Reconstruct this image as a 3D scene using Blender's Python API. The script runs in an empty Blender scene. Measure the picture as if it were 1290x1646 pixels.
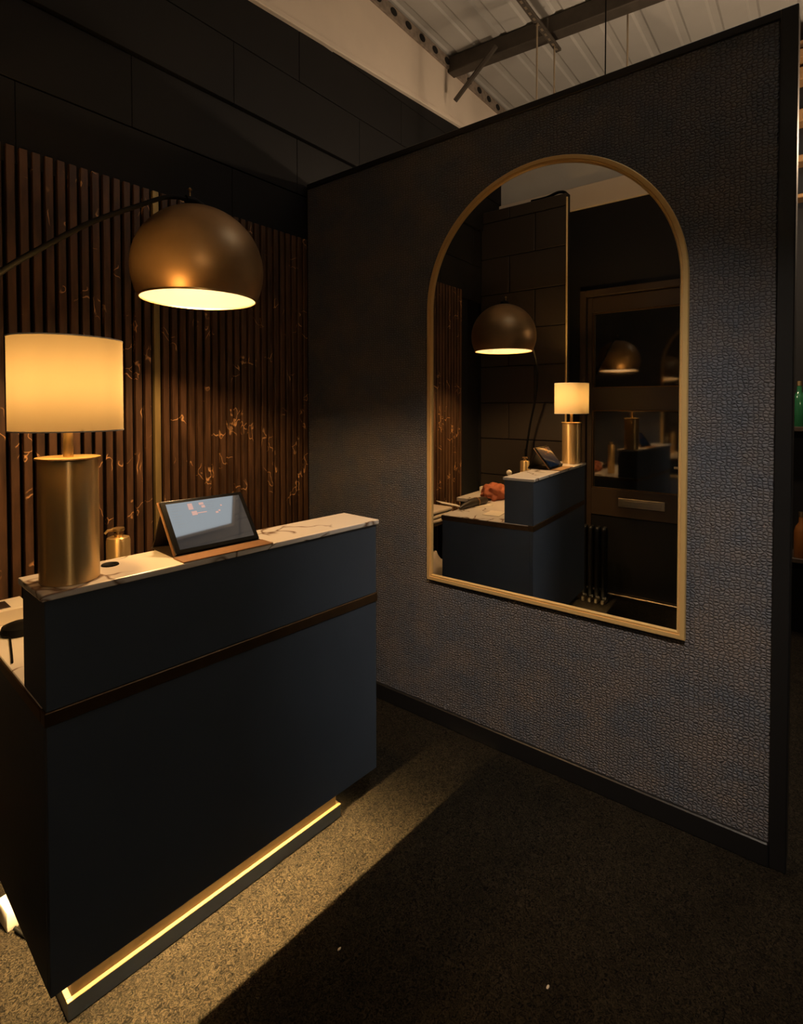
import bpy, bmesh, math, random
from mathutils import Vector, Matrix, noise
random.seed(7)
sc = bpy.context.scene
C = sc.collection

# ---------------------------------------------------------------- camera
F_PX, PP_Y = 867.8, 671.0
YAW, PITCH, ROLL = -0.9090, -0.0222, -0.0007
cam_d = bpy.data.cameras.new('camera')
cam = bpy.data.objects.new('camera', cam_d)
C.objects.link(cam)
cam_d.sensor_fit = 'HORIZONTAL'
cam_d.sensor_width = 36.0
cam_d.lens = F_PX / 1290 * 36.0
cam_d.shift_y = (PP_Y - 823.0) / 1290.0
cam_d.clip_start = 0.02
_f = Vector((-math.sin(YAW), math.cos(YAW), 0))
_r = Vector((math.cos(YAW), math.sin(YAW), 0))
_u = Vector((0, 0, 1))
_f2 = _f * math.cos(PITCH) + _u * math.sin(PITCH)
_u2 = _u * math.cos(PITCH) - _f * math.sin(PITCH)
_r3 = _r * math.cos(ROLL) + _u2 * math.sin(ROLL)
_u3 = _u2 * math.cos(ROLL) - _r * math.sin(ROLL)
cam.matrix_world = Matrix(((_r3.x, _u3.x, -_f2.x, -2.1374), (_r3.y, _u3.y, -_f2.y, -2.3672),
                           (_r3.z, _u3.z, -_f2.z, 1.5278), (0, 0, 0, 1)))
sc.camera = cam

# ---------------------------------------------------------------- world, exposure
w = bpy.data.worlds.new('world')
sc.world = w
w.use_nodes = True
w.node_tree.nodes['Background'].inputs[0].default_value = (0.5, 0.6, 0.8, 1)
w.node_tree.nodes['Background'].inputs[1].default_value = 0.004
sc.view_settings.view_transform = 'Standard'
sc.view_settings.look = 'None'
sc.view_settings.gamma = 1.0
sc.view_settings.use_curve_mapping = False
sc.view_settings.exposure = 0.0
sc.cycles.sample_clamp_indirect = 6.0
sc.cycles.max_bounces = 14

# lamp strengths (radiance of the glowing surfaces)
K_TABLE = 560.0     # bulb in the table lamp
K_DOME = 950.0     # bulb in the dome lamp
K_LED = 2300.0       # strip under the desk
K_PANEL = 1.35     # unseen cool panel added for the tablet reflection and fill
K_BACK = 200.0      # unseen warm pendant added behind the viewer for highlights on the brass
K_SPOT = 8200.0     # unseen spotlight added above the viewer to brighten the mirror wall
K_PENDANT = 480.0   # unseen warm pendants added beyond the partition to light the roof
WARM = (1.0, 0.56, 0.17)
WARM2 = (1.0, 0.70, 0.40)
DOMEC = (1.0, 0.59, 0.25)
WARM3 = (1.0, 0.72, 0.46)
LEDC = (1.0, 0.63, 0.25)
COOL = (0.90, 0.97, 1.0)

# ---------------------------------------------------------------- materials
def new_mat(name):
    m = bpy.data.materials.new(name)
    m.use_nodes = True
    nt = m.node_tree
    for n in list(nt.nodes):
        nt.nodes.remove(n)
    out = nt.nodes.new('ShaderNodeOutputMaterial')
    return m, nt, out

def N(nt, kind, **kw):
    n = nt.nodes.new(kind)
    for k, v in kw.items():
        if k.startswith('i_'):
            key = k[2:]
            n.inputs[int(key) if key.isdigit() else key.replace('_', ' ')].default_value = v
        else:
            setattr(n, k, v)
    return n

def principled(name, col, rough=0.5, metal=0.0, spec=0.5, grain=None, bump=None, emit=None):
    """grain=(scale, amount, stretch) colour variation; bump=(scale, strength, distance, stretch)"""
    m, nt, out = new_mat(name)
    b = N(nt, 'ShaderNodeBsdfPrincipled')
    b.inputs['Base Color'].default_value = (*col, 1)
    b.inputs['Roughness'].default_value = rough
    b.inputs['Metallic'].default_value = metal
    b.inputs['Specular IOR Level'].default_value = spec
    nt.links.new(b.outputs[0], out.inputs[0])
    geo = N(nt, 'ShaderNodeNewGeometry')
    def mapped(st):
        mp = N(nt, 'ShaderNodeMapping')
        mp.inputs['Scale'].default_value = st
        nt.links.new(geo.outputs['Position'], mp.inputs[0])
        return mp.outputs[0]
    if grain:
        s, amt, st = grain
        no = N(nt, 'ShaderNodeTexNoise', i_Scale=s, i_Detail=4.0)
        nt.links.new(mapped(st), no.inputs['Vector'])
        mx = N(nt, 'ShaderNodeMix', data_type='RGBA')
        mx.inputs[6].default_value = (*[c * (1 - amt) for c in col], 1)
        mx.inputs[7].default_value = (*[min(1, c * (1 + amt)) for c in col], 1)
        nt.links.new(no.outputs[0], mx.inputs[0])
        nt.links.new(mx.outputs[2], b.inputs['Base Color'])
    if bump:
        s, stg, dist, st = bump
        no = N(nt, 'ShaderNodeTexNoise', i_Scale=s, i_Detail=3.0)
        nt.links.new(mapped(st), no.inputs['Vector'])
        bp = N(nt, 'ShaderNodeBump', i_Strength=stg, i_Distance=dist)
        nt.links.new(no.outputs[0], bp.inputs['Height'])
        nt.links.new(bp.outputs[0], b.inputs['Normal'])
    if emit:
        b.inputs['Emission Color'].default_value = (*emit[0], 1)
        b.inputs['Emission Strength'].default_value = emit[1]
    return m

def emission(name, col, k):
    m, nt, out = new_mat(name)
    e = N(nt, 'ShaderNodeEmission')
    e.inputs[0].default_value = (*col, 1)
    e.inputs[1].default_value = k
    nt.links.new(e.outputs[0], out.inputs[0])
    return m

def vein_nodes(nt, scale, width, cover, warp, stretch=(1, 1, 1), seed=0.0):
    """broken thin veins: warped voronoi edges, masked by noise; returns a 0..1 socket"""
    geo = N(nt, 'ShaderNodeNewGeometry')
    mp = N(nt, 'ShaderNodeMapping')
    mp.inputs['Scale'].default_value = stretch
    mp.inputs['Location'].default_value = (seed, seed * 1.7, seed * 0.6)
    nt.links.new(geo.outputs['Position'], mp.inputs[0])
    no = N(nt, 'ShaderNodeTexNoise', i_Scale=scale * 0.9, i_Detail=3.0)
    nt.links.new(mp.outputs[0], no.inputs['Vector'])
    sub = N(nt, 'ShaderNodeVectorMath', operation='SUBTRACT')
    nt.links.new(no.outputs['Color'], sub.inputs[0])
    sub.inputs[1].default_value = (.5, .5, .5)
    sca = N(nt, 'ShaderNodeVectorMath', operation='SCALE')
    nt.links.new(sub.outputs[0], sca.inputs[0])
    sca.inputs['Scale'].default_value = warp
    add = N(nt, 'ShaderNodeVectorMath', operation='ADD')
    nt.links.new(mp.outputs[0], add.inputs[0])
    nt.links.new(sca.outputs[0], add.inputs[1])
    vo = N(nt, 'ShaderNodeTexVoronoi', feature='DISTANCE_TO_EDGE', i_Scale=scale)
    nt.links.new(add.outputs[0], vo.inputs['Vector'])
    r1 = N(nt, 'ShaderNodeMapRange')
    r1.inputs[1].default_value = 0.0
    r1.inputs[2].default_value = width
    r1.inputs[3].default_value = 1.0
    r1.inputs[4].default_value = 0.0
    nt.links.new(vo.outputs['Distance'], r1.inputs[0])
    n2 = N(nt, 'ShaderNodeTexNoise', i_Scale=scale * 1.3, i_Detail=1.0)
    nt.links.new(mp.outputs[0], n2.inputs['Vector'])
    r2 = N(nt, 'ShaderNodeMapRange')
    r2.inputs[1].default_value = cover
    r2.inputs[2].default_value = cover + 0.06
    nt.links.new(n2.outputs[0], r2.inputs[0])
    mu = N(nt, 'ShaderNodeMath', operation='MULTIPLY')
    nt.links.new(r1.outputs[0], mu.inputs[0])
    nt.links.new(r2.outputs[0], mu.inputs[1])
    return mu.outputs[0]

def veined(name, base, vein, rough, scale, width, cover, warp, stretch=(1, 1, 1), seed=0.0, tone=None, spec=0.5):
    m, nt, out = new_mat(name)
    b = N(nt, 'ShaderNodeBsdfPrincipled')
    b.inputs['Roughness'].default_value = rough
    b.inputs['Specular IOR Level'].default_value = spec
    v = vein_nodes(nt, scale, width, cover, warp, stretch, seed)
    mx = N(nt, 'ShaderNodeMix', data_type='RGBA')
    mx.inputs[6].default_value = (*base, 1)
    mx.inputs[7].default_value = (*vein, 1)
    nt.links.new(v, mx.inputs[0])
    if tone:
        geo = N(nt, 'ShaderNodeNewGeometry')
        mp = N(nt, 'ShaderNodeMapping')
        mp.inputs['Scale'].default_value = tone[1]
        nt.links.new(geo.outputs['Position'], mp.inputs[0])
        no = N(nt, 'ShaderNodeTexNoise', i_Scale=tone[2], i_Detail=5.0)
        nt.links.new(mp.outputs[0], no.inputs['Vector'])
        cr = N(nt, 'ShaderNodeValToRGB')
        cr.color_ramp.elements[0].position = 0.35
        cr.color_ramp.elements[1].position = 0.7
        cr.color_ramp.elements[0].color = (*base, 1)
        cr.color_ramp.elements[1].color = (*tone[0], 1)
        nt.links.new(no.outputs[0], cr.inputs[0])
        nt.links.new(cr.outputs[0], mx.inputs[6])
    nt.links.new(mx.outputs[2], b.inputs['Base Color'])
    nt.links.new(b.outputs[0], out.inputs[0])
    return m

def wallpaper_mat():
    m, nt, out = new_mat('wallpaper')
    b = N(nt, 'ShaderNodeBsdfPrincipled')
    b.inputs['Roughness'].default_value = 0.55
    b.inputs['Specular IOR Level'].default_value = 0.35
    geo = N(nt, 'ShaderNodeNewGeometry')
    sep = N(nt, 'ShaderNodeSeparateXYZ')
    nt.links.new(geo.outputs['Position'], sep.inputs[0])
    cmb = N(nt, 'ShaderNodeCombineXYZ')
    nt.links.new(sep.outputs['Y'], cmb.inputs[0])
    nt.links.new(sep.outputs['Z'], cmb.inputs[1])
    no = N(nt, 'ShaderNodeTexNoise', i_Scale=40.0, i_Detail=2.0)
    nt.links.new(cmb.outputs[0], no.inputs['Vector'])
    sub = N(nt, 'ShaderNodeVectorMath', operation='SUBTRACT')
    nt.links.new(no.outputs['Color'], sub.inputs[0])
    sub.inputs[1].default_value = (.5, .5, .5)
    sca = N(nt, 'ShaderNodeVectorMath', operation='SCALE')
    nt.links.new(sub.outputs[0], sca.inputs[0])
    sca.inputs['Scale'].default_value = 0.014
    add = N(nt, 'ShaderNodeVectorMath', operation='ADD')
    nt.links.new(cmb.outputs[0], add.inputs[0])
    nt.links.new(sca.outputs[0], add.inputs[1])
    mp = N(nt, 'ShaderNodeMapping')
    mp.inputs['Scale'].default_value = (66.0, 90.0, 1.0)
    nt.links.new(add.outputs[0], mp.inputs[0])
    vo = N(nt, 'ShaderNodeTexVoronoi', feature='DISTANCE_TO_EDGE', voronoi_dimensions='2D', i_Scale=1.0, i_Randomness=0.55)
    nt.links.new(mp.outputs[0], vo.inputs['Vector'])
    br = N(nt, 'ShaderNodeMapRange')
    br.inputs[1].default_value = 0.0
    br.inputs[2].default_value = 0.30
    br.interpolation_type = 'SMOOTHSTEP'
    nt.links.new(vo.outputs['Distance'], br.inputs[0])
    n2 = N(nt, 'ShaderNodeTexNoise', i_Scale=220.0, i_Detail=2.0)
    nt.links.new(cmb.outputs[0], n2.inputs['Vector'])
    ma = N(nt, 'ShaderNodeMath', operation='MULTIPLY_ADD')
    nt.links.new(n2.outputs[0], ma.inputs[0])
    ma.inputs[1].default_value = 0.5
    nt.links.new(br.outputs[0], ma.inputs[2])
    bp = N(nt, 'ShaderNodeBump', i_Strength=1.0, i_Distance=0.0035)
    nt.links.new(ma.outputs[0], bp.inputs['Height'])
    nt.links.new(bp.outputs[0], b.inputs['Normal'])
    n3 = N(nt, 'ShaderNodeTexNoise', i_Scale=5.0, i_Detail=5.0, i_Roughness=0.65)
    nt.links.new(cmb.outputs[0], n3.inputs['Vector'])
    cr = N(nt, 'ShaderNodeValToRGB')
    cr.color_ramp.elements[0].position = 0.38
    cr.color_ramp.elements[1].position = 0.62
    cr.color_ramp.elements[0].color = (*WP_A, 1)
    cr.color_ramp.elements[1].color = (*WP_B, 1)
    nt.links.new(n3.outputs[0], cr.inputs[0])
    mx = N(nt, 'ShaderNodeMix', data_type='RGBA', blend_type='MULTIPLY')
    mx.inputs[0].default_value = 0.4
    nt.links.new(cr.outputs[0], mx.inputs[6])
    nt.links.new(br.outputs[0], mx.inputs[7])
    nt.links.new(mx.outputs[2], b.inputs['Base Color'])
    nt.links.new(b.outputs[0], out.inputs[0])
    return m
WP_A = (0.110, 0.125, 0.165)
WP_B = (0.165, 0.150, 0.158)

def carpet_mat():
    m, nt, out = new_mat('carpet')
    b = N(nt, 'ShaderNodeBsdfPrincipled')
    b.inputs['Roughness'].default_value = 1.0
    b.inputs['Specular IOR Level'].default_value = 0.1
    geo = N(nt, 'ShaderNodeNewGeometry')
    n1 = N(nt, 'ShaderNodeTexNoise', i_Scale=85.0, i_Detail=3.0, i_Roughness=0.65, i_Distortion=2.2)
    nt.links.new(geo.outputs['Position'], n1.inputs['Vector'])
    n2 = N(nt, 'ShaderNodeTexNoise', i_Scale=9.0, i_Detail=3.0)
    nt.links.new(geo.outputs['Position'], n2.inputs['Vector'])
    cr = N(nt, 'ShaderNodeValToRGB')
    cr.color_ramp.elements[0].position = 0.38
    cr.color_ramp.elements[1].position = 0.66
    cr.color_ramp.elements[0].color = (0.004, 0.0038, 0.0034, 1)
    cr.color_ramp.elements[1].color = (0.050, 0.040, 0.027, 1)
    nt.links.new(n1.outputs[0], cr.inputs[0])
    mx = N(nt, 'ShaderNodeMix', data_type='RGBA', blend_type='MULTIPLY')
    mx.inputs[0].default_value = 0.5
    nt.links.new(cr.outputs[0], mx.inputs[6])
    nt.links.new(n2.outputs[0], mx.inputs[7])
    nt.links.new(mx.outputs[2], b.inputs['Base Color'])
    bp = N(nt, 'ShaderNodeBump', i_Strength=1.0, i_Distance=0.006)
    nt.links.new(n1.outputs[0], bp.inputs['Height'])
    nt.links.new(bp.outputs[0], b.inputs['Normal'])
    nt.links.new(b.outputs[0], out.inputs[0])
    return m

def shade_mat(name, col, trans, dens):
    m, nt, out = new_mat(name)
    d = N(nt, 'ShaderNodeBsdfDiffuse')
    d.inputs[0].default_value = (*col, 1)
    t = N(nt, 'ShaderNodeBsdfTranslucent')
    t.inputs[0].default_value = (*col, 1)
    geo = N(nt, 'ShaderNodeNewGeometry')
    mp = N(nt, 'ShaderNodeMapping')
    mp.inputs['Scale'].default_value = (1, 1, 0.04)
    nt.links.new(geo.outputs['Position'], mp.inputs[0])
    no = N(nt, 'ShaderNodeTexNoise', i_Scale=28.0, i_Detail=3.0)
    nt.links.new(mp.outputs[0], no.inputs['Vector'])
    cr = N(nt, 'ShaderNodeValToRGB')
    cr.color_ramp.elements[0].position = 0.3
    cr.color_ramp.elements[1].position = 0.7
    cr.color_ramp.elements[0].color = (*[c * dens * .88 for c in col], 1)
    cr.color_ramp.elements[1].color = (*[c * dens for c in col], 1)
    nt.links.new(no.outputs[0], cr.inputs[0])
    nt.links.new(cr.outputs[0], t.inputs[0])
    mix = N(nt, 'ShaderNodeMixShader')
    mix.inputs[0].default_value = trans
    nt.links.new(d.outputs[0], mix.inputs[1])
    nt.links.new(t.outputs[0], mix.inputs[2])
    nt.links.new(mix.outputs[0], out.inputs[0])
    return m

M = {}
M['wallpaper'] = wallpaper_mat()
M['carpet'] = carpet_mat()
M['black_paint'] = principled('black_paint', (0.0085, 0.008, 0.0085), 0.65, spec=0.25, grain=(3, .3, (1, 1, 1)), bump=(90, .3, .002, (1, 1, 1)))
M['black_gloss'] = principled('black_gloss', (0.010, 0.010, 0.011), 0.40, spec=0.4, bump=(14, .15, .004, (1, 1, 1)))
M['pier_paint'] = principled('pier_paint', (0.034, 0.027, 0.022), 0.40, spec=0.5, bump=(14, .15, .004, (1, 1, 1)))
M['felt'] = principled('felt', (0.004, 0.004, 0.004), 1.0, spec=0.05)
M['slat'] = veined('slat_veneer', (0.055, 0.027, 0.0125), (0.95, 0.52, 0.22), 0.42, 7.5, 0.022, 0.56, 0.30, (1, 1, .75), 3.1,
                   tone=((0.14, 0.068, 0.031), (1, 1, 0.16), 34))
M['slat_brass'] = principled('slat_brass', (0.55, 0.39, 0.15), 0.36, 0.6, grain=(60, .45, (1, 1, .08)))
M['cream'] = principled('cream_paint', (0.72, 0.62, 0.52), 0.8, grain=(4, .10, (1, 1, 1)))
M['roof'] = principled('roof_sheet', (0.46, 0.45, 0.43), 0.6, grain=(3, .15, (1, 1, 1)))
M['steel_dark'] = principled('dark_steel', (0.075, 0.062, 0.05), 0.6, 0.3, grain=(12, .4, (1, 1, 1)))
M['purlin'] = principled('purlin_steel', (0.27, 0.22, 0.18), 0.7, 0.1, grain=(26, .7, (1, 1, 1)))
M['hole'] = principled('hole_black', (0.006, 0.005, 0.005), 0.9)
M['rod'] = principled('zinc_rod', (0.55, 0.45, 0.33), 0.4, 0.8)
M['navy'] = principled('navy_laminate', (0.058, 0.078, 0.115), 0.42, spec=0.5, grain=(5, .12, (1, 1, 1)))
M['bronze'] = principled('bronze_band', (0.16, 0.10, 0.05), 0.36, 0.85, grain=(30, .25, (1, 1, .2)))
M['plinth'] = principled('plinth_laminate', (0.20, 0.135, 0.06), 0.45, grain=(30, .2, (1, 1, 1)))
M['marble'] = veined('marble', (0.80, 0.74, 0.68), (0.20, 0.12, 0.07), 0.22, 4.2, 0.030, 0.49, 0.42, (1, 1, 1), 1.3)
M['brass'] = principled('brushed_brass', (0.86, 0.62, 0.30), 0.38, 0.8)
_b = M['brass'].node_tree.nodes['Principled BSDF']
_t = N(M['brass'].node_tree, 'ShaderNodeTangent', direction_type='RADIAL', axis='Z')
M['brass'].node_tree.links.new(_t.outputs[0], _b.inputs['Tangent'])
_b.inputs['Anisotropic'].default_value = 0.9
_b.inputs['Anisotropic Rotation'].default_value = 0.25
M['brass_frame'] = principled('satin_brass', (0.84, 0.59, 0.26), 0.38, 0.5)
M['brass_satin'] = principled('lamp_brass', (0.75, 0.53, 0.27), 0.34, 1.0)
M['bronze_dome'] = principled('aged_bronze', (0.44, 0.27, 0.13), 0.40, 0.75, grain=(7, .35, (1, 1, 1)), bump=(30, .05, .002, (1, 1, 1)))
M['dome_inner'] = principled('gold_lining', (0.085, 0.080, 0.078), 0.6, spec=0.2)
M['black_metal'] = principled('black_metal', (0.004, 0.004, 0.004), 0.55, 0.0, 0.12)
M['mirror'] = principled('mirror_glass', (0.86, 0.86, 0.84), 0.0, 1.0)
M['shade'] = shade_mat('lampshade_fabric', (0.92, 0.76, 0.52), 0.5, 0.080)
M['stem'] = principled('lamp_stem', (0.85, 0.66, 0.38), 0.3, 1.0)
M['bulb_table'] = emission('table_bulb_glow', WARM, K_TABLE)
M['bulb_dome'] = emission('dome_bulb_glow', DOMEC, K_DOME)
M['led'] = emission('led_strip_glow', LEDC, K_LED)
M['panel'] = emission('added_panel_glow', COOL, K_PANEL)
M['added_pendant_glow'] = emission('added_pendant_glow', WARM3, K_PENDANT)
M['added_spot_glow'] = emission('added_spot_glow', (1.0, 0.84, 0.66), K_SPOT)
M['added_back_glow'] = emission('added_back_pendant_glow', WARM2, K_BACK)
M['leather'] = principled('brown_leather', (0.20, 0.095, 0.035), 0.55, grain=(60, .2, (1, 1, 1)))
M['leather_dark'] = principled('dark_leather', (0.022, 0.014, 0.010), 0.5)
M['bezel'] = principled('bezel_black', (0.008, 0.008, 0.009), 0.25)
M['white_plastic'] = principled('white_plastic', (0.72, 0.68, 0.62), 0.4)
M['cloth'] = principled('pale_cloth', (0.74, 0.62, 0.50), 0.9, bump=(160, .3, .002, (1, 1, 1)))
M['rust_cloth'] = principled('rust_cloth', (0.36, 0.10, 0.045), 0.8, bump=(60, .3, .004, (1, 1, 1)))
M['paper'] = principled('paper', (0.78, 0.70, 0.58), 0.8)
M['door_black'] = principled('door_paint', (0.045, 0.030, 0.020), 0.38, grain=(5, .2, (1, 1, .2)))
M['pane'] = principled('dark_glass', (0.006, 0.007, 0.008), 0.05, spec=1.0)
M['pane'].node_tree.nodes['Principled BSDF'].inputs['IOR'].default_value = 2.1
M['plate'] = principled('letter_plate_steel', (0.70, 0.62, 0.50), 0.32, 1.0)
M['timber'] = principled('gold_timber', (0.30, 0.17, 0.07), 0.5, grain=(12, .35, (1, .2, 1)))
M['shelf_wood'] = principled('dark_shelf', (0.035, 0.022, 0.014), 0.6, grain=(20, .3, (.2, 1, 1)))
M['green_glass'] = principled('green_glass', (0.02, 0.12, 0.05), 0.08, spec=0.8)
M['amber_glass'] = principled('amber_glass', (0.20, 0.07, 0.015), 0.08, spec=0.8)
def screen_mat(name, col, k):
    m = principled(name, (0.004, 0.006, 0.010), 0.03, spec=1.0, emit=(col, k))
    m.node_tree.nodes['Principled BSDF'].inputs['IOR'].default_value = 2.0
    return m
M['screen_dark'] = screen_mat('screen_dark', (0.03, 0.07, 0.13), 0.10)
M['screen_mark'] = screen_mat('screen_mark', (0.90, 0.22, 0.03), 0.42)
M['screen_text'] = screen_mat('screen_text', (0.20, 0.14, 0.10), 0.10)

# ---------------------------------------------------------------- helpers
def obj(name, bm, m, parent=None, smooth=None, loc=None):
    me = bpy.data.meshes.new(name)
    bmesh.ops.recalc_face_normals(bm, faces=bm.faces)
    bm.to_mesh(me)
    bm.free()
    ms = m if isinstance(m, (list, tuple)) else [m]
    for k in ms:
        me.materials.append(M[k])
    if smooth is not None:
        for p in me.polygons:
            p.use_smooth = True
        me.set_sharp_from_angle(angle=math.radians(smooth))
    o = bpy.data.objects.new(name, me)
    C.objects.link(o)
    if parent:
        o.parent = parent
    if loc:
        o.location = loc
    return o

def tag(o, label, cat, group=None):
    o['label'] = label
    o['category'] = cat
    if group:
        o['group'] = group
    return o

def thing(name, label, cat, loc=(0, 0, 0), rz=0.0, group=None):
    o = bpy.data.objects.new(name, None)
    C.objects.link(o)
    o.empty_display_size = 0.05
    o.location = loc
    o.rotation_euler = (0, 0, rz)
    return tag(o, label, cat, group)

def struct(o, label=None):
    o['kind'] = 'structure'
    if label:
        o['label'] = label
    return o

def box(bm, x0, x1, y0, y1, z0, z1, bev=0.0, seg=1):
    x0, x1 = min(x0, x1), max(x0, x1)
    y0, y1 = min(y0, y1), max(y0, y1)
    r = bmesh.ops.create_cube(bm, size=1.0, matrix=Matrix.Translation(((x0 + x1) / 2, (y0 + y1) / 2, (z0 + z1) / 2)) @
                              Matrix.Diagonal((x1 - x0, y1 - y0, z1 - z0, 1)))
    if bev:
        es = {e for v in r['verts'] for e in v.link_edges}
        bmesh.ops.bevel(bm, geom=list(es), offset=bev, segments=seg, profile=0.5, affect='EDGES')
    return bm

def bx(*a, **k):
    return box(bmesh.new(), *a, **k)

def lathe(prof, n=48, center=(0, 0), closed=False):
    """prof: list of (r, z) -> surface of revolution"""
    bm = bmesh.new()
    rings = []
    for r, z in prof:
        if r < 1e-6:
            rings.append([bm.verts.new((center[0], center[1], z))])
        else:
            rings.append([bm.verts.new((center[0] + r * math.cos(2 * math.pi * i / n), center[1] + r * math.sin(2 * math.pi * i / n), z)) for i in range(n)])
    pairs = list(zip(rings, rings[1:]))
    if closed:
        pairs.append((rings[-1], rings[0]))
    for A, B in pairs:
        for i in range(n):
            j = (i + 1) % n
            if len(A) == 1 and len(B) == 1:
                continue
            if len(A) == 1:
                bm.faces.new((A[0], B[i], B[j]))
            elif len(B) == 1:
                bm.faces.new((A[i], A[j], B[0]))
            else:
                bm.faces.new((A[i], A[j], B[j], B[i]))
    return bm

def tube(pts, rad, n=10, bm=None):
    """pts: list of Vector, rad: float or list"""
    bm = bm or bmesh.new()
    pts = [Vector(p) for p in pts]
    rs = rad if isinstance(rad, (list, tuple)) else [rad] * len(pts)
    prev = None
    up = None
    for i, p in enumerate(pts):
        t = (pts[min(i + 1, len(pts) - 1)] - pts[max(i - 1, 0)]).normalized()
        if up is None:
            up = Vector((0, 0, 1)) if abs(t.z) < 0.9 else Vector((1, 0, 0))
        a = t.cross(up).normalized()
        up = a.cross(t).normalized()
        ring = [bm.verts.new(p + (a * math.cos(2 * math.pi * k / n) + up * math.sin(2 * math.pi * k / n)) * rs[i]) for k in range(n)]
        if prev:
            for k in range(n):
                j = (k + 1) % n
                bm.faces.new((prev[k], prev[j], ring[j], ring[k]))
        else:
            bm.faces.new(ring)
        prev = ring
    bm.faces.new(prev)
    return bm

def smooth_path(pts, n=8):
    P = [Vector(p) for p in pts]
    out = []
    for i in range(len(P) - 1):
        p0, p1, p2, p3 = P[max(i - 1, 0)], P[i], P[i + 1], P[min(i + 2, len(P) - 1)]
        for k in range(n):
            t = k / n
            out.append(0.5 * ((2 * p1) + (p2 - p0) * t + (2 * p0 - 5 * p1 + 4 * p2 - p3) * t * t + (3 * p1 - p0 - 3 * p2 + p3) * t ** 3))
    out.append(P[-1])
    return out

def lump(sx, sy, sz, amp, freq, seed, sub=4, flat=True):
    bm = bmesh.new()
    bmesh.ops.create_icosphere(bm, subdivisions=sub, radius=1.0)
    for v in bm.verts:
        d = v.co.normalized()
        k = 1 + amp * noise.noise(d * freq + Vector((seed, seed * 2.3, 0))) + amp * .5 * abs(noise.noise(d * freq * 2.3 + Vector((0, seed, seed))))
        q = d * k
        v.co = Vector((q.x * sx, q.y * sy, q.z * sz))
        if flat and v.co.z < -sz * 0.55:
            v.co.z = -sz * 0.55
    lo = min(v.co.z for v in bm.verts)
    for v in bm.verts:
        v.co.z -= lo
    return bm

# ================================================================= THE ROOM
# world frame: partition face on x = 0 (room at x < 0), slatted wall on y = 0 (room at y < 0)
XP, YP, ZP = 0.0, -2.2814, 2.794          # partition plane, free end, height
XD = -2.36                                 # wall with the door
XPIER = -2.05                              # face of the pier beside the door
struct(obj('floor', bx(-3.4, 5.2, -5.4, 0.3, -0.1, 0.0), 'carpet'), 'dark speckled carpet over the whole floor')

# back wall with courses of large painted blocks and the vertical slats
wb = struct(obj('wall_back', bx(-2.6, 5.2, 0.03, 0.28, 0, 4.25), 'black_paint'), 'black painted wall behind the desk')
Hc = 0.31
row = 0
z = 2.42
while z < 3.64:
    z1 = min(z + Hc, 3.65)
    dy = -0.022 if z > 2.9 else 0.0
    x = -2.6 + (0.68 if row % 2 else 0.25)
    if True:
        obj('block', bx(-2.6, x - .003, dy, .03, z + .004, z1 - .004, .004), 'black_paint', wb)
    while x < 4.6:
        x1 = x + 0.93
        obj('block', bx(x + .0008, x1 - .0008, dy - .001 * ((row * 7 + int(x * 10)) % 2), .03, z + .003, z1 - .003, .0015), 'black_paint', wb)
        x = x1
    z = z1
    row += 1
obj('block', bx(-0.2, 4.6, -.022, .03, 3.652, 4.05), 'black_paint', wb)
obj('slat_backing', bx(-1.71, -0.012, 0.006, 0.03, 0.0, 2.47), 'felt', wb)
slat_me = None
n_sl = 0
xs = -1.695
while xs < -0.005:
    if slat_me is None:
        o = obj('slat', bx(-.014, .014, -.016, .006, 0.0, 2.482, .002), 'slat', wb, loc=(xs, 0, 0))
        slat_me = o.data
    elif abs(xs + 0.897) < 0.021:
        o = obj('slat', bx(-.014, .014, -.016, .006, 0.0, 2.482, .002), 'slat_brass', wb, loc=(xs, 0, 0))
        o['label'] = 'brass faced slat under the dome lamp'
    else:
        o = bpy.data.objects.new('slat', slat_me)
        C.objects.link(o)
        o.parent = wb
        o.location = (xs, 0, 0)
    xs += 0.042

# partition with embossed wallpaper
wr = struct(obj('wall_right', bx(XP, XP + 0.10, YP, -0.02, 0.0, ZP - .012), 'wallpaper'), 'free standing partition covered in embossed dark wallpaper')
struct(obj('trim_1', bx(-0.008, 0.108, YP - .004, -0.02, ZP - .03, ZP, .003), 'black_gloss'), 'black capping along the top of the partition')
struct(obj('trim_2', bx(-0.012, 0.112, YP - .012, YP + 0.036, 0.0, ZP - .002, .003), 'black_gloss'), 'black corner post at the end of the partition')
struct(obj('baseboard_right', bx(-0.018, 0.0, YP + .036, -0.02, 0.0, 0.08, .004), 'black_gloss'), 'black baseboard under the mirror')

# pier and door wall (seen in the mirror)
wp = struct(obj('wall_pier', bx(XPIER - .07, XPIER - .012, -0.765, 0.03, 0, 3.20), 'black_paint'), 'black painted block pier beside the door')
z = 0.0
row = 0
while z < 3.15:
    z1 = min(z + Hc, 3.20)
    cut = [-0.765, -0.50, 0.0] if row % 2 else [-0.765, -0.27, 0.0]
    for a, b in zip(cut, cut[1:]):
        obj('block', bx(XPIER - .012, XPIER, a + .003, b - .003, z + .003, z1 - .003, .004), 'pier_paint', wp)
    z = z1
    row += 1
obj('corner_bead', tube([(XPIER + .004, -0.769, 0.05), (XPIER + .004, -0.769, 3.16)], .008, 8), 'brass_frame', wp, 40)
obj('cable', tube(smooth_path([(-2.08, -0.757, 3.14), (-2.09, -0.74, 3.21), (-2.09, -0.68, 3.23), (-2.09, -0.58, 3.212), (-2.09, -0.45, 3.212)], 6), .012, 8), 'black_metal', wp, 60)

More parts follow.
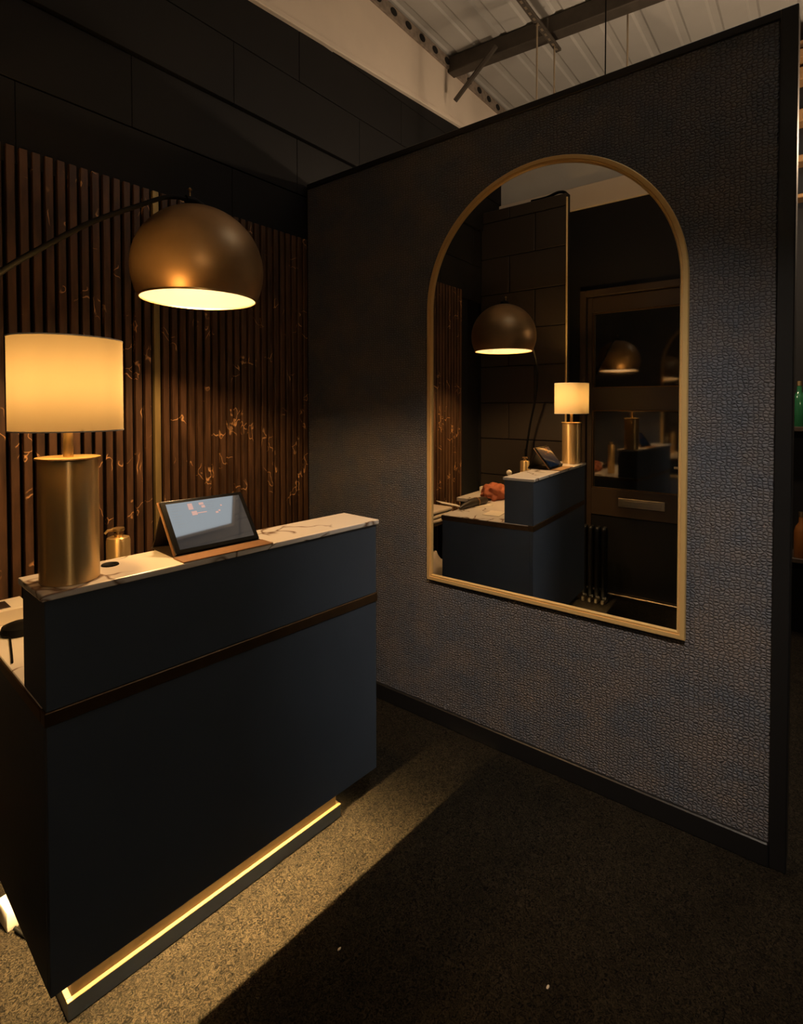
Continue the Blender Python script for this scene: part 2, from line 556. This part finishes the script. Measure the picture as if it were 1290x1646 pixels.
wl = bmesh.new()
box(wl, XD - .2, XD, -0.80, 0.03, 0, 3.15)
box(wl, XD - .2, XD, -0.80, -1.72, 2.45, 3.15)
box(wl, XD - .2, XD, -1.80, -1.72, 0, 3.15)
box(wl, -3.4, XD - .2, -1.80, -1.70, 0, 4.2)
box(wl, -3.4, -3.3, -5.4, -1.80, 0, 4.2)
wl = struct(obj('wall_left', wl, 'black_paint'), 'black painted wall holding the door')
struct(obj('trim_3', bx(XD - .2, XD + .02, -1.80, 0.0, 3.15, 3.34, .006), 'cream'), 'cream beam above the door wall')
struct(obj('wall_left_upper', bx(XD - .2, XD - .02, -1.80, 0.0, 3.34, 4.25), 'roof'), 'pale cladding above the cream beam')
struct(obj('wall_front', bx(-3.4, 5.2, -5.4, -5.3, 0, 4.1), 'black_paint'), 'dark wall behind the viewer')
struct(obj('wall_far', bx(5.1, 5.2, -5.4, 0.3, 0, 4.3), 'black_paint'), 'dark wall far beyond the partition')

# door with two panes and a letter plate
dr = bpy.data.objects.new('door_1', None)
C.objects.link(dr)
dr.location = (XD, 0, 0)
struct(dr, 'dark panelled door with two glass panes and a letter plate')
fr = bmesh.new()
box(fr, -.08, .035, -0.825, -0.775, 0, 2.47, .004)
box(fr, -.08, .035, -1.745, -1.70, 0, 2.47, .004)
box(fr, -.08, .035, -1.70, -0.825, 2.415, 2.47, .004)
obj('door_frame', fr, 'door_black', dr)
st = bmesh.new()
box(st, -.05, .0, -0.868, -0.828, 0.01, 2.41, .003)
box(st, -.05, .0, -1.697, -1.535, 0.01, 2.41, .003)
obj('stile', st, 'door_black', dr)
for nm, z0, z1 in (('top_rail', 2.285, 2.41), ('middle_rail', 1.49, 1.668), ('lock_rail', 0.63, 0.845)):
    obj(nm, bx(-.05, .0, -1.535, -0.868, z0, z1, .003), 'door_black', dr)
obj('kick_panel', bx(-.045, -.010, -1.535, -0.868, 0.01, 0.63, .002), 'black_gloss', dr)
for z0, z1 in ((1.668, 2.285), (0.845, 1.49)):
    p = obj('pane', bx(-.035, -.022, -1.535, -0.868, z0, z1), 'pane', dr)
    bd = bmesh.new()
    box(bd, -.024, -.010, -1.535, -0.868, z1 - .010, z1, .002)
    box(bd, -.024, -.010, -1.535, -0.868, z0, z0 + .010, .002)
    box(bd, -.024, -.010, -0.878, -0.868, z0 + .010, z1 - .010, .002)
    box(bd, -.024, -.010, -1.535, -1.525, z0 + .010, z1 - .010, .002)
    obj('glazing_bead', bd, 'bronze', dr)
lp = obj('letter_plate', bx(.0, .008, -1.43, -1.085, 0.715, 0.785, .003, 2), 'plate', dr)
obj('letter_flap', bx(.008, .012, -1.405, -1.11, 0.73, 0.77, .002), 'plate', lp)
obj('threshold', bx(-.08, .05, -1.70, -0.825, 0.0, 0.018, .005), 'plate', dr)
obj('door_handle', tube(smooth_path([(.0, -1.64, 1.06), (.045, -1.64, 1.06), (.052, -1.60, 1.06), (.052, -1.50, 1.06)], 5), .009, 8), 'plate', dr, 50)

# cream fascia, perforated purlin, rafters, roof sheets
tr = bmesh.new()
box(tr, -2.2, 4.6, -0.028, .03, 3.685, 4.20)
box(tr, -2.2, 4.6, -0.050, .03, 3.635, 3.668, .004)
box(tr, -2.2, 4.6, -0.036, .03, 3.668, 3.687, .003)
for v in tr.verts:
    v.co.z += (0.082 if v.co.z < 4.0 else 0.0) * v.co.x
struct(obj('trim_4', tr, 'cream'), 'cream painted fascia at the top of the back wall')
pu = struct(obj('trim_5', bx(-2.2, 4.6, -0.045, .03, 4.145, 4.235, .003), 'purlin'), 'grey perforated purlin under the roof')
for k in range(14):
    bmh = bmesh.new()
    bmesh.ops.create_cone(bmh, cap_ends=True, segments=14, radius1=.029, radius2=.029, depth=.01)
    o = obj('bolt_hole', bmh, 'hole', pu)
    o.location = (0.10 + k * 0.165, -0.045, 4.19)
    o.rotation_euler = (math.pi / 2, 0, 0)
    o.scale = (1.15, .85, 1)
def roof_z(y):
    return 4.25 + 0.06 * y
ce = bpy.data.objects.new('ceiling', None)
C.objects.link(ce)
struct(ce, 'pale ribbed sheet roof on dark rafters')
def sheet(x0, x1, y0, y1):
    bm = bmesh.new()
    prof = []
    y = y0
    while y > y1 + .01:
        for dy, dz in ((0, 0), (-.14, 0), (-.155, .010), (-.195, .010), (-.21, 0)):
            prof.append((max(y + dy, y1), dz))
        y -= .21
    prev = None
    for yy, dz in prof:
        zz = roof_z(yy) + dz
        a = bm.verts.new((x0, yy, zz)); b = bm.verts.new((x1, yy, zz))
        c = bm.verts.new((x0, yy, zz + .004)); d = bm.verts.new((x1, yy, zz + .004))
        if prev:
            bm.faces.new((prev[0], prev[1], b, a))
            bm.faces.new((prev[2], c, d, prev[3]))
        prev = (a, b, c, d)
    bmesh.ops.remove_doubles(bm, verts=bm.verts, dist=1e-5)
    return obj('roof_sheet', bm, 'roof', ce)
for x0, x1 in ((-3.4, -1.4), (-1.42, 0.6), (0.58, 2.6), (2.58, 5.2)):
    for y0, y1 in ((0.3, -1.8), (-1.8, -3.6), (-3.6, -5.4)):
        sheet(x0, x1, y0, y1)
for xr in (1.5, 4.0):
    bm = bmesh.new()
    v = []
    for yy in (0.0, -5.3):
        for xx in (-.05, .05):
            for dz in (-.125, -.008):
                v.append(bm.verts.new((xr + xx, yy, roof_z(yy) + dz)))
    for f in ((0, 1, 3, 2), (4, 6, 7, 5), (0, 4, 5, 1), (2, 3, 7, 6), (0, 2, 6, 4), (1, 5, 7, 3)):
        bm.faces.new([v[i] for i in f])
    bmesh.ops.bevel(bm, geom=bm.edges[:], offset=.006, segments=1, affect='EDGES')
    obj('rafter', bm, 'steel_dark', ce)

# ================================================================= THE DESK
DA, DX, DY = -0.0681, -0.6765, -1.1140
L, D, DW = 1.0232, 0.1711, 0.578           # length, depth of the raised counter, depth of the desk
ZT, ZB2, ZB1, ZC = 0.220, 0.8267, 0.8586, 1.120
cD, sD = math.cos(DA), math.sin(DA)
def dk(a, b, z):
    return (DX - a * cD - b * sD, DY - a * sD + b * cD, z)
desk = thing('reception_desk', 'navy reception desk with raised marble counter and glowing brass plinth', 'desk', (DX, DY, 0), DA)
obj('front_panel', bx(-L, 0, 0, .02, ZT, ZB2, .0015), 'navy', desk)
obj('end_panel', bx(-.02, 0, .02, DW, ZT, ZB2, .0015), 'navy', desk)
obj('end_panel', bx(-L, -L + .02, .02, DW, ZT, ZB2, .0015), 'navy', desk)
obj('inner_floor', bx(-L + .02, -.02, .02, DW - .02, .49, .508), 'navy', desk)
bd = bmesh.new()
box(bd, -L - .004, .004, -.004, .03, ZB2, ZB1, .002)
box(bd, -.03, .004, .03, DW + .004, ZB2, ZB1 - .004, .002)
box(bd, -L - .004, -L + .03, .03, DW + .004, ZB2, ZB1 - .004, .002)
obj('edge_band', bd, 'bronze', desk)
obj('worktop', bx(-L, 0, .03, DW, ZB2 + .006, ZB1, .002), 'marble', desk)
obj('worktop_return', bx(-L, -.60, DW, .80, ZB2 + .006, ZB1, .002), 'marble', desk)
obj('return_apron', bx(-L + .02, -.62, DW + .01, .78, ZB2 - .05, ZB2 + .006, .002), 'navy', desk)
obj('return_leg', bx(-.66, -.62, .74, .78, 0, ZB2 - .05, .003), 'navy', desk)
obj('return_leg', bx(-L + .02, -L + .06, .74, .78, 0, ZB2 - .05, .003), 'navy', desk)
obj('counter_box', bx(-L, 0, 0, D, ZB1, ZC - .016, .0015), 'navy', desk)
ct = obj('counter_top', bx(-L - .0076, .0076, -.0076, D + .0076, ZC - .016, ZC, .003, 2), 'marble', desk)
gm = obj('cable_grommet', lathe([(0, .0015), (.014, .0015), (.016, .003), (.020, .003), (.021, 0)], 28), 'black_metal', ct, 40, loc=(-.846, .122, ZC))
# plinth with a projecting ledge all round
obj('plinth', bx(-.940, -.067, .147, .58, 0, .488), 'plinth', desk)
lg = bmesh.new()
box(lg, -.952, -.053, .135, .147, 0, .046, .001)
box(lg, -.952, -.940, .147, .58, 0, .046, .001)
box(lg, -.067, -.053, .147, .58, 0, .046, .001)
lg = obj('ledge_shaded_body', lg, 'navy', desk)  # darker than the plinth: shade on the ledge front put into its colour
lc = bmesh.new()
box(lc, -.953, -.052, .134, .147, .046, .049, .0008)
box(lc, -.953, -.940, .147, .58, .046, .049, .0008)
box(lc, -.067, -.052, .147, .58, .046, .049, .0008)
obj('ledge_lit_top', lc, 'plinth', lg)  # lit top face split off so it keeps the lighter plinth colour
obj('led_strip', bx(-.935, -.035, .139, .1468, .440, .444), 'led', desk)
obj('led_strip', bx(-.949, -.9402, .18, .56, .440, .444), 'led', desk)

# ---- table lamp
tl = thing('table_lamp', 'brass cylinder table lamp with lit drum shade on the counter', 'lamp', (-1.620, -0.9735, ZC))
obj('base', lathe([(0, 0), (.060, 0), (.062, .002), (.062, .283), (0, .283)], 64), 'brass', tl, 40)
obj('top_plate', lathe([(0, .283), (.067, .283), (.068, .285), (.067, .288), (0, .288)], 64), 'brass_satin', tl, 40)
obj('stem', lathe([(.0105, .288), (.0105, .40), (0, .40)], 24), 'stem', tl, 40)
sh = obj('lamp_shade', lathe([(.116, .350), (.116, .562)], 72), 'shade', tl, 60)
obj('shade_ring', lathe([(.115, .349), (.1168, .349), (.1168, .352), (.115, .352)], 72, closed=True), 'white_plastic', sh, 60)
obj('shade_ring', lathe([(.115, .560), (.1168, .560), (.1168, .563), (.115, .563)], 72, closed=True), 'white_plastic', sh, 60)
sp = bmesh.new()
for k in range(3):
    a = 2 * math.pi * k / 3 + .4
    tube([(0, 0, .395), (.1155 * math.cos(a), .1155 * math.sin(a), .355)], .0016, 6, sp)
obj('shade_spider', sp, 'brass_satin', tl)
obj('socket', lathe([(0, .395), (.017, .395), (.017, .432), (0, .432)], 20), 'white_plastic', tl, 40)
bm = bmesh.new()
bmesh.ops.create_uvsphere(bm, u_segments=20, v_segments=12, radius=.028)
obj('bulb', bm, 'bulb_table', tl, 60, loc=(0, 0, .460))

# ---- arc floor lamp with dome
RIM = 1.885
DXL, DYL = -1.113, -0.704
al = thing('arc_floor_lamp', 'black arc floor lamp with aged bronze dome shade behind the desk', 'lamp', (-1.90, -0.50, 0))
def loc_al(p):
    return (p[0] + 1.90, p[1] + 0.50, p[2])
R, H0 = .211, .098
out_p, in_p = [], []
a0 = math.asin(-H0 / R)
for k in range(25):
    a = a0 + (math.pi / 2 - a0) * k / 24
    out_p.append((R * math.cos(a), RIM + H0 + R * 1.0 * math.sin(a)))
    in_p.append(((R - .003) * math.cos(a), RIM + H0 + (R - .003) * math.sin(a)))
out_p[-1] = (0, out_p[-1][1]); in_p[-1] = (0, in_p[-1][1])
dc = (DXL + 1.90, DYL + 0.50)
dome = obj('dome_shade', lathe(out_p, 72, dc), 'bronze_dome', al, 60)
obj('dome_lining', lathe(in_p, 72, dc), 'dome_inner', dome, 60)
obj('dome_rim', lathe([(out_p[0][0] - .004, RIM - .002), (out_p[0][0] + .001, RIM - .002), (out_p[0][0] + .0015, RIM + .003), (out_p[0][0] - .004, RIM + .003)], 72, dc, True), 'brass_satin', dome, 60)
obj('socket', lathe([(0, RIM + .283), (.022, RIM + .283), (.022, RIM + .17), (0, RIM + .17)], 20, dc), 'dome_inner', al, 40)
bm = bmesh.new()
bmesh.ops.create_uvsphere(bm, u_segments=24, v_segments=14, radius=.032)
obj('bulb', bm, 'bulb_dome', al, 60, loc=(dc[0], dc[1], RIM + .098))
TOP = RIM + H0 + R
obj('dome_cap', lathe([(.030, TOP - .004), (.026, TOP + .004), (.010, TOP + .008), (.010, TOP + .014), (0, TOP + .014)], 24, dc), 'black_metal', al, 40)
path = smooth_path([(DXL + .012, DYL, TOP + .006), (DXL - .02, DYL, TOP + .016), (-1.217, -.70, TOP + .004), (-1.317, -.70, 2.140), (-1.444, -.70, 2.060), (-1.564, -.695, 1.964),
                    (-1.671, -.68, 1.868), (-1.77, -.65, 1.745), (-1.85, -.60, 1.58), (-1.89, -.54, 1.38), (-1.90, -.50, 1.15)], 6)
obj('arc_arm', tube([loc_al(p) for p in path], [.0065 + .0020 * min(1, i / 40) for i in range(len(path))], 10), 'black_metal', al, 60)
obj('knuckle', tube([loc_al(p) for p in ((DXL + .024, DYL, TOP + .002), (DXL - .010, DYL, TOP + .016), (DXL - .045, DYL, TOP + .015))], .0125, 12), 'black_metal', al, 50)
obj('finial', lathe([(.003, TOP + .02), (.003, TOP + .045), (.008, TOP + .050), (0, TOP + .058)], 12, (dc[0] - .03, dc[1])), 'brass_satin', al, 60)
obj('pole', tube([(0, 0, .04), (0, 0, 1.18)], .011, 14), 'black_metal', al, 50)
obj('base', lathe([(0, 0), (.145, 0), (.15, .006), (.15, .034), (.144, .04), (0, .04)], 48), 'black_metal', al, 40)

# ---- tablet in folio case on the counter
tp = dk(0.704, 0.057, ZC)
TW, TH, TILT = .256, .165, math.radians(38)
tb = thing('tablet', 'tablet in brown folio case with screen lit on the counter', 'tablet', tp, DA - 0.016)
# local: x along the desk to the right, y to the back, z up ; screen leans back
tilt = Matrix.Rotation(-TILT + math.pi / 2, 4, 'X')
def lean(o):
    o.rotation_euler = (math.pi / 2 - TILT, 0, 0)
    return o
body = lean(obj('tablet_body', bx(0, TW, 0, TH, -.008, 0, .003, 2), 'bezel', tb, 40, loc=(0, 0, .008)))
scr = obj('screen', bx(.014, TW - .014, .012, TH - .011, -.001, .0004), 'screen_dark', body)
for x0, x1, y0, y1 in ((.074, .088, .127, .147), (.079, .095, .108, .121), (.108, .122, .138, .146), (.113, .124, .128, .136), (.094, .124, .112, .115),
                       (.150, .158, .104, .110), (.160, .166, .109, .114), (.171, .176, .125, .130)):
    obj('screen_mark', bx(x0, x1, y0, y1, .0002, .0006), 'screen_mark', scr)
tx = bmesh.new()
for k in range(9):
    box(tx, .024, .024 + .016 + .018 * random.random(), .146 - k * .0085, .1475 - k * .0085, .0002, .0006)
for k in range(4):
    box(tx, .128, .150 + .02 * random.random(), .144 - k * .008, .1452 - k * .008, .0002, .0006)
obj('screen_text', tx, 'screen_text', scr)['kind'] = 'stuff'
lean(obj('case_back', bx(-.004, TW + .004, -.003, TH + .004, -.0125, -.0082, .002), 'leather', tb, 40, loc=(0, 0, .008)))
# stand wing behind and base flap on the counter
bm = bmesh.new()
yb, zb = TH * math.sin(TILT) * .80 + .012, TH * math.cos(TILT) * .80
vs = []
for x in (0, TW):
    for y, z in ((yb, zb - .004), (yb + .004, zb), (.152, .0035), (.148, .0005)):
        vs.append(bm.verts.new((x, y, z)))
for f in ((0, 1, 2, 3), (7, 6, 5, 4), (0, 4, 5, 1), (1, 5, 6, 2), (2, 6, 7, 3), (3, 7, 4, 0)):
    bm.faces.new([vs[i] for i in f])
obj('stand_wing', bm, 'leather_dark', tb)
obj('base_flap', bx(-.006, TW + .004, -.002, .150, .0004, .0034, .001), 'leather_dark', tb)
obj('front_flap', bx(-.010, TW + .006, -.064, -.003, .0004, .0036, .0012), 'leather', tb)

# ---- pump dispenser on the worktop
pd = thing('pump_dispenser', 'brass pump dispenser standing behind the raised counter', 'dispenser', (-1.397, -0.726, ZB1))
obj('bottle', lathe([(0, 0), (.031, 0), (.033, .003), (.0325, .270), (.030, .279), (.024, .281), (0, .281)], 40), 'brass', pd, 40)
obj('collar', lathe([(.012, .281), (.012, .290), (.006, .290), (.006, .300), (0, .300)], 20), 'brass_satin', pd, 40)
ph = lathe([(0, .299), (.017, .299), (.018, .302), (.017, .307), (0, .308)], 24)
tube([(-.004, 0, .3035), (-.030, 0, .3035), (-.038, 0, .296)], .004, 8, ph)
obj('pump_head', ph, 'brass_satin', pd, 40)

kb = thing('knob_stopper', 'small pale ball stopper on a stem behind the tablet', 'stopper', (-1.232, -0.688, ZB1))
obj('stem', lathe([(0, 0), (.022, 0), (.022, .006), (.007, .010), (.007, .195), (0, .195)], 20), 'white_plastic', kb, 40)
bm = bmesh.new()
bmesh.ops.create_uvsphere(bm, u_segments=20, v_segments=12, radius=.019)
obj('ball', bm, 'paper', kb, 60, loc=(0, 0, .210))

# ---- things lying on the worktop
def on_work(a, b):
    return dk(a, b, ZB1)
rb = obj('leather_bag', lump(.115, .080, .070, .35, 2.2, 4.2), 'rust_cloth', None, 60, loc=(-1.34, -0.52, ZB1))
tag(rb, 'crumpled rust red bag lying on the low worktop', 'bag')
um = thing('folded_umbrella', 'dark folded umbrella lying across the low worktop', 'umbrella', (-0.96, -0.56, ZB1), 0.06)
obj('canopy', tube([(-.16, 0, .026), (-.12, 0, .028), (0, .004, .030), (.10, 0, .022), (.15, 0, .012)], [.022, .027, .026, .016, .006], 10), 'leather_dark', um, 60)
obj('strap', lathe([(.029, -.006), (.030, -.006), (.030, .006), (.029, .006)], 20, closed=True), 'leather', um)
um.children[1].rotation_euler = (0, math.pi / 2, 0)
um.children[1].location = (-.05, .002, .029)
obj('handle', tube(smooth_path([(-.15, 0, .026), (-.20, 0, .022), (-.235, .012, .016), (-.235, .040, .016), (-.21, .045, .016)], 5), .008, 8), 'black_metal', um, 60)
for k, (a, b, rz) in enumerate(((.40, .52, .3), (.20, .32, -.15), (.24, .66, .6))):
    p = on_work(a, b)
    pp = bx(-.075, .075, -.052, .052, 0, .004, .001)
    for v in pp.verts:
        if v.co.x > .05 and k == 2:
            v.co.z += .035
    o = obj('paper_sheet', pp, 'paper', None, None, loc=p)
    o.rotation_euler = (0, 0, rz)
    tag(o, ('loose pale paper under the umbrella handle on the worktop', 'loose pale paper nearest the raised counter on the worktop', 'curled pale paper at the far corner of the worktop')[k], 'paper', 'papers on the worktop')
# card box with slot, black handset with lead at the left end of the worktop
p = dk(.955, .70, ZB1)
tbx = thing('tissue_box', 'cream tissue box with dark slot at the left end of the worktop', 'box', p, DA)
obj('carton', bx(-.06, .06, -.06, .06, 0, .044, .002), 'paper', tbx)
obj('slot', bx(-.016, .014, -.038, .038, .0435, .0455, .001), 'leather_dark', tbx)
p = dk(.945, .545, ZB1)
hs = thing('handset', 'black handset with thin lead on the worktop beside the tissue box', 'handset', p, DA)
obj('shell', lathe([(0, 0), (.045, 0), (.05, .008), (.045, .022), (.025, .030), (0, .031)], 28), 'black_metal', hs, 40)
obj('lead', tube(smooth_path([(-.03, -.02, .005), (-.045, -.10, .004), (-.058, -.17, .004), (-.068, -.22, .004)], 6), .0028, 8), 'black_metal', hs, 60)

# ---- small shelf behind the desk with cloths and a bag (seen in the mirror)
sf = thing('side_shelf', 'low dark shelf unit between the desk and the slatted wall', 'shelf', (-1.08, -0.15, 0))
for x in (-.27, .27):
    obj('side_panel', bx(x - .009, x + .009, -.07, .12, 0, .672), 'shelf_wood', sf)
for zz in (.10, .672):
    obj('shelf_board', bx(-.261, .261, -.07, .12, zz, zz + .018, .001), 'shelf_wood', sf)
ft = thing('folded_cloth', 'pale folded cloth on top of the low shelf', 'cloth', (-1.06, -.15, .690))
for k in range(3):
    bm = bx(-.20 + .006 * k, .20 - .008 * k, -.075, .10, k * .031, k * .031 + .030, .012, 3)
    for v in bm.verts:
        v.co.z += .004 * noise.noise(v.co * 14 + Vector((k, 0, 0))) * (1 if v.co.z > k * .031 + .01 else 0)
    obj('fold', bm, 'cloth', ft, 60)
cb = obj('cloth_bag', lump(.185, .085, .22, .26, 1.8, 9.1), 'cloth', None, 60, loc=(-1.06, -.165, .118))
for v in cb.data.vertices:
    v.co.z = min(v.co.z, .46)
tag(cb, 'pale crumpled cloth bag on the bottom of the low shelf', 'bag')

# ---- black column radiator beside the door
ra = thing('column_radiator', 'black column radiator standing between desk end and door', 'radiator', (-2.10, -0.985, 0))
for k in range(4):
    y = .075 - k * .05
    obj('column', tube(smooth_path([(.025, y, .06), (.025, y, .30), (.025, y, .55), (0, y, .575), (-.025, y, .55), (-.025, y, .30), (-.025, y, .06), (0, y, .04)], 5), .017, 10), 'black_gloss', ra, 60)
    obj('foot', bx(-.05, .05, y - .012, y + .012, 0, .035, .005), 'plate', ra)
obj('header_pipe', tube([(0, .10, .10), (0, -.10, .10)], .014, 10), 'black_gloss', ra, 60)

# ---- white socket block and lead on the carpet at the desk's left end
sb = thing('socket_block', 'white socket block with black lead on the carpet by the desk', 'socket block', dk(.983, .56, 0), DA + .1)
obj('casing', bx(-.016, .016, -.04, .04, 0, .060, .005, 2), 'white_plastic', sb, 40)
obj('lead', tube(smooth_path([(0, -.05, .012), (.012, -.10, .008), (.03, -.16, .008), (.01, -.22, .008)], 6), .005, 8), 'black_metal', sb, 60)

# ================================================================= THE MIRROR
MY0, MW, MZ0, MZS = -0.8718, 1.1207, 0.6891, 1.9796
mr = thing('arched_mirror', 'tall arched wall mirror in a slim brass frame', 'mirror', (0, MY0 - MW / 2, MZ0))
hw, hs_ = MW / 2, MZS - MZ0
def arch(inset, n=64):
    r_ = hw - inset
    pts = [(-r_, inset)]
    for k in range(n + 1):
        a = math.pi - math.pi * k / n
        pts.append((r_ * math.cos(a), hs_ + r_ * math.sin(a)))
    pts.append((r_, inset))
    return pts
# profile of the frame: (inset, x) outer wall -> face -> lip
FW = .028
prof = [(0.0, -.001), (0.0, -.019), (.003, -.022), (FW * .60, -.022), (FW * .66, -.017), (FW * .72, -.017), (FW * .80, -.020), (FW * .92, -.019), (FW, -.015), (FW, -.006)]
bm = bmesh.new()
loops = []
for ins, x in prof:
    loops.append([bm.verts.new((x, y, z)) for y, z in arch(ins)])
for A, B in zip(loops, loops[1:]):
    n = len(A)
    for i in range(n):
        j = (i + 1) % n
        bm.faces.new((A[i], A[j], B[j], B[i]))
obj('mirror_frame', bm, 'brass_frame', mr, 35)
bm = bmesh.new()
A = [bm.verts.new((-.010, y, z)) for y, z in arch(FW - .004)]
B = [bm.verts.new((-.004, y, z)) for y, z in arch(FW - .004)]
bm.faces.new(A)
bm.faces.new(B[::-1])
for i in range(len(A)):
    j = (i + 1) % len(A)
    bm.faces.new((A[i], B[i], B[j], A[j]))
obj('mirror_glass', bm, 'mirror', mr)

# ================================================================= ABOVE AND BEYOND THE PARTITION
ch = thing('slotted_channel', 'dark slotted steel channel hung below the rafter', 'channel', (0.55, -0.885, 3.99))
obj('web', bx(0, 1.0, -.02, .02, 0, .02, .003), 'steel_dark', ch)
for k in range(16):
    obj('slot', bx(.03 + k * .061, .058 + k * .061, -.007, .007, -.0012, .001), 'rod', ch)
obj('hanger', tube([(.80, 0, .02), (.80, 0, .12)], .008, 8), 'steel_dark', ch)
obj('hanger', tube([(.10, 0, .02), (.10, 0, .20)], .008, 8), 'steel_dark', ch)
br = obj('brace_strut', tube([(1.42, -0.47, 4.135), (1.42, -0.118, 3.86)], .018, 6), 'steel_dark')
tag(br, 'short dark diagonal brace between the rafter and the cream fascia', 'brace')
for k, (x, y, z0, z1) in enumerate(((1.19, -.885, 2.2, 3.99), (1.475, -.885, 2.2, 3.99), (1.55, -1.345, 2.2, 4.05))):
    o = obj('hanging_rod', tube([(0, 0, 0), (0, 0, z1 - z0)], .006, 8), 'rod', None, 60, loc=(x, y, z0))
    tag(o, ('thin bright rod hanging from the middle of the slotted channel', 'thin dull rod hanging from the end of the slotted channel', 'thin bright rod hanging from the rafter nearest the partition end')[k], 'rod', 'hanging rods')
gt = thing('bar_gantry', 'golden timber gantry of stacked beams beyond the partition end', 'gantry', (2.25, -2.75, 0))
for y in (-1.05, 1.0):
    obj('post', bx(.0, .10, y - .05, y + .05, 0, 4.0, .004), 'shelf_wood', gt)
for z0, z1, dx in ((3.84, 3.89, 0), (3.755, 3.81, -.05), (3.64, 3.72, 0), (3.37, 3.45, 0), (3.11, 3.155, 0), (2.86, 2.885, -.06)):
    obj('beam', bx(dx, .12 + dx, -1.2, 1.1, z0, z1, .004), 'timber', gt)
obj('back_panel', bx(.12, .15, -1.2, 1.1, 0, 3.9), 'black_gloss', gt)
bs = []
for zz in (1.36, .52):
    obj('bar_shelf', bx(-.14, .12, -1.0, .95, zz, zz + .03, .003), 'shelf_wood', gt)
def bottle(x, y, z, m, lab):
    t = thing('bottle', lab, 'bottle', (x, y, z), 0, 'bottles on the bar shelves')
    obj('body', lathe([(0, 0), (.036, 0), (.038, .004), (.038, .17), (.030, .20), (.014, .225), (.013, .28), (0, .28)], 24), m, t, 40)
    obj('cap', lathe([(.0145, .262), (.0145, .292), (0, .292)], 16), 'brass_satin', t, 40)
bottle(2.16, -2.25, 1.39, 'green_glass', 'green glass bottle on the upper bar shelf nearest the partition')
bottle(2.17, -2.37, 1.39, 'amber_glass', 'amber glass bottle on the upper bar shelf')
bottle(2.16, -2.27, .55, 'amber_glass', 'amber glass bottle on the lower bar shelf')

def pendant(x, y, z, lab, glow='added_pendant_glow', grp='added pendant lamps beyond the partition'):
    t = thing('added_pendant', lab, 'lamp', (x, y, z), 0, grp)
    obj('cord', tube([(0, 0, .06), (0, 0, roof_z(y) - z - .004)], .004, 6), 'black_metal', t)
    obj('cap', lathe([(0, .07), (.02, .07), (.022, .03), (0, .03)], 20), 'black_metal', t, 40)
    bm = bmesh.new()
    bmesh.ops.create_uvsphere(bm, u_segments=20, v_segments=12, radius=.05)
    obj('globe', bm, glow, t, 60, loc=(0, 0, -.015))
pendant(1.25, -1.30, 2.55, 'warm globe pendant added unseen close behind the partition')  # added out of view to light the roof and fascia
pendant(1.45, -2.95, 2.95, 'warm globe pendant added unseen in front of the bar gantry')  # added out of view to light the gantry beams

pendant(-2.60, -3.60, 2.35, 'warm globe pendant added unseen behind the viewer', 'added_back_glow', None)  # added out of view for streaks on the brass lamp base
# cool panel added out of view, for the tablet reflection and fill light
lp2 = thing('added_light_panel', 'square cool white light panel added unseen under the roof above the partition', 'light', (0.09, -2.16, 3.985))
pf = bmesh.new()
box(pf, -.38, .38, .43, .46, 0, .05, .003)
box(pf, -.38, .38, -.46, -.43, 0, .05, .003)
box(pf, -.38, -.35, -.43, .43, 0, .05, .003)
box(pf, .35, .38, -.43, .43, 0, .05, .003)
box(pf, -.35, .35, -.43, .43, .03, .05)
obj('panel_frame', pf, 'white_plastic', lp2)
obj('diffuser', bx(-.35, .35, -.43, .43, .004, .012), 'panel', lp2)
for x in (-.3, .3):
    obj('hanger', tube([(x, 0, .05), (x, 0, .125)], .004, 6), 'rod', lp2)

# added can spotlight, unseen, with a narrow cone that brightens the wallpapered wall
sx, sy, sz = -2.20, -2.75, 3.45
aim = Vector((0.0, -1.62, 0.60)) - Vector((sx, sy, sz))
sl = thing('added_spotlight', 'black can spotlight added unseen under the roof above the viewer', 'spotlight', (sx, sy, sz))
obj('stem', tube([(0, 0, .05), (0, 0, roof_z(sy) - sz - .004)], .008, 8), 'black_metal', sl)
q = aim.to_track_quat('Z', 'Y').to_euler()
can = obj('can', lathe([(0, -.14), (.066, -.14), (.068, -.136), (.068, .14), (.064, .14), (.064, -.115), (0, -.115)], 36), 'black_metal', sl, 40)
can.rotation_euler = q
lens = obj('lens', lathe([(0, -.108), (.030, -.108), (.030, -.114), (0, -.114)], 32), 'added_spot_glow', can)

# two scraps of pale lint on the dark carpet
for k, (x, y) in enumerate(((-0.810, -1.819), (-1.075, -1.317))):
    o = obj('lint_scrap', lump(.006, .003, .002, .4, 2.0, 3.0 + k, 2), 'paper', None, 60, loc=(x, y, 0.0005))
    tag(o, ('tiny pale lint scrap on the open carpet near the viewer', 'tiny pale lint scrap on the carpet close to the desk front')[k], 'lint', 'lint on the carpet')
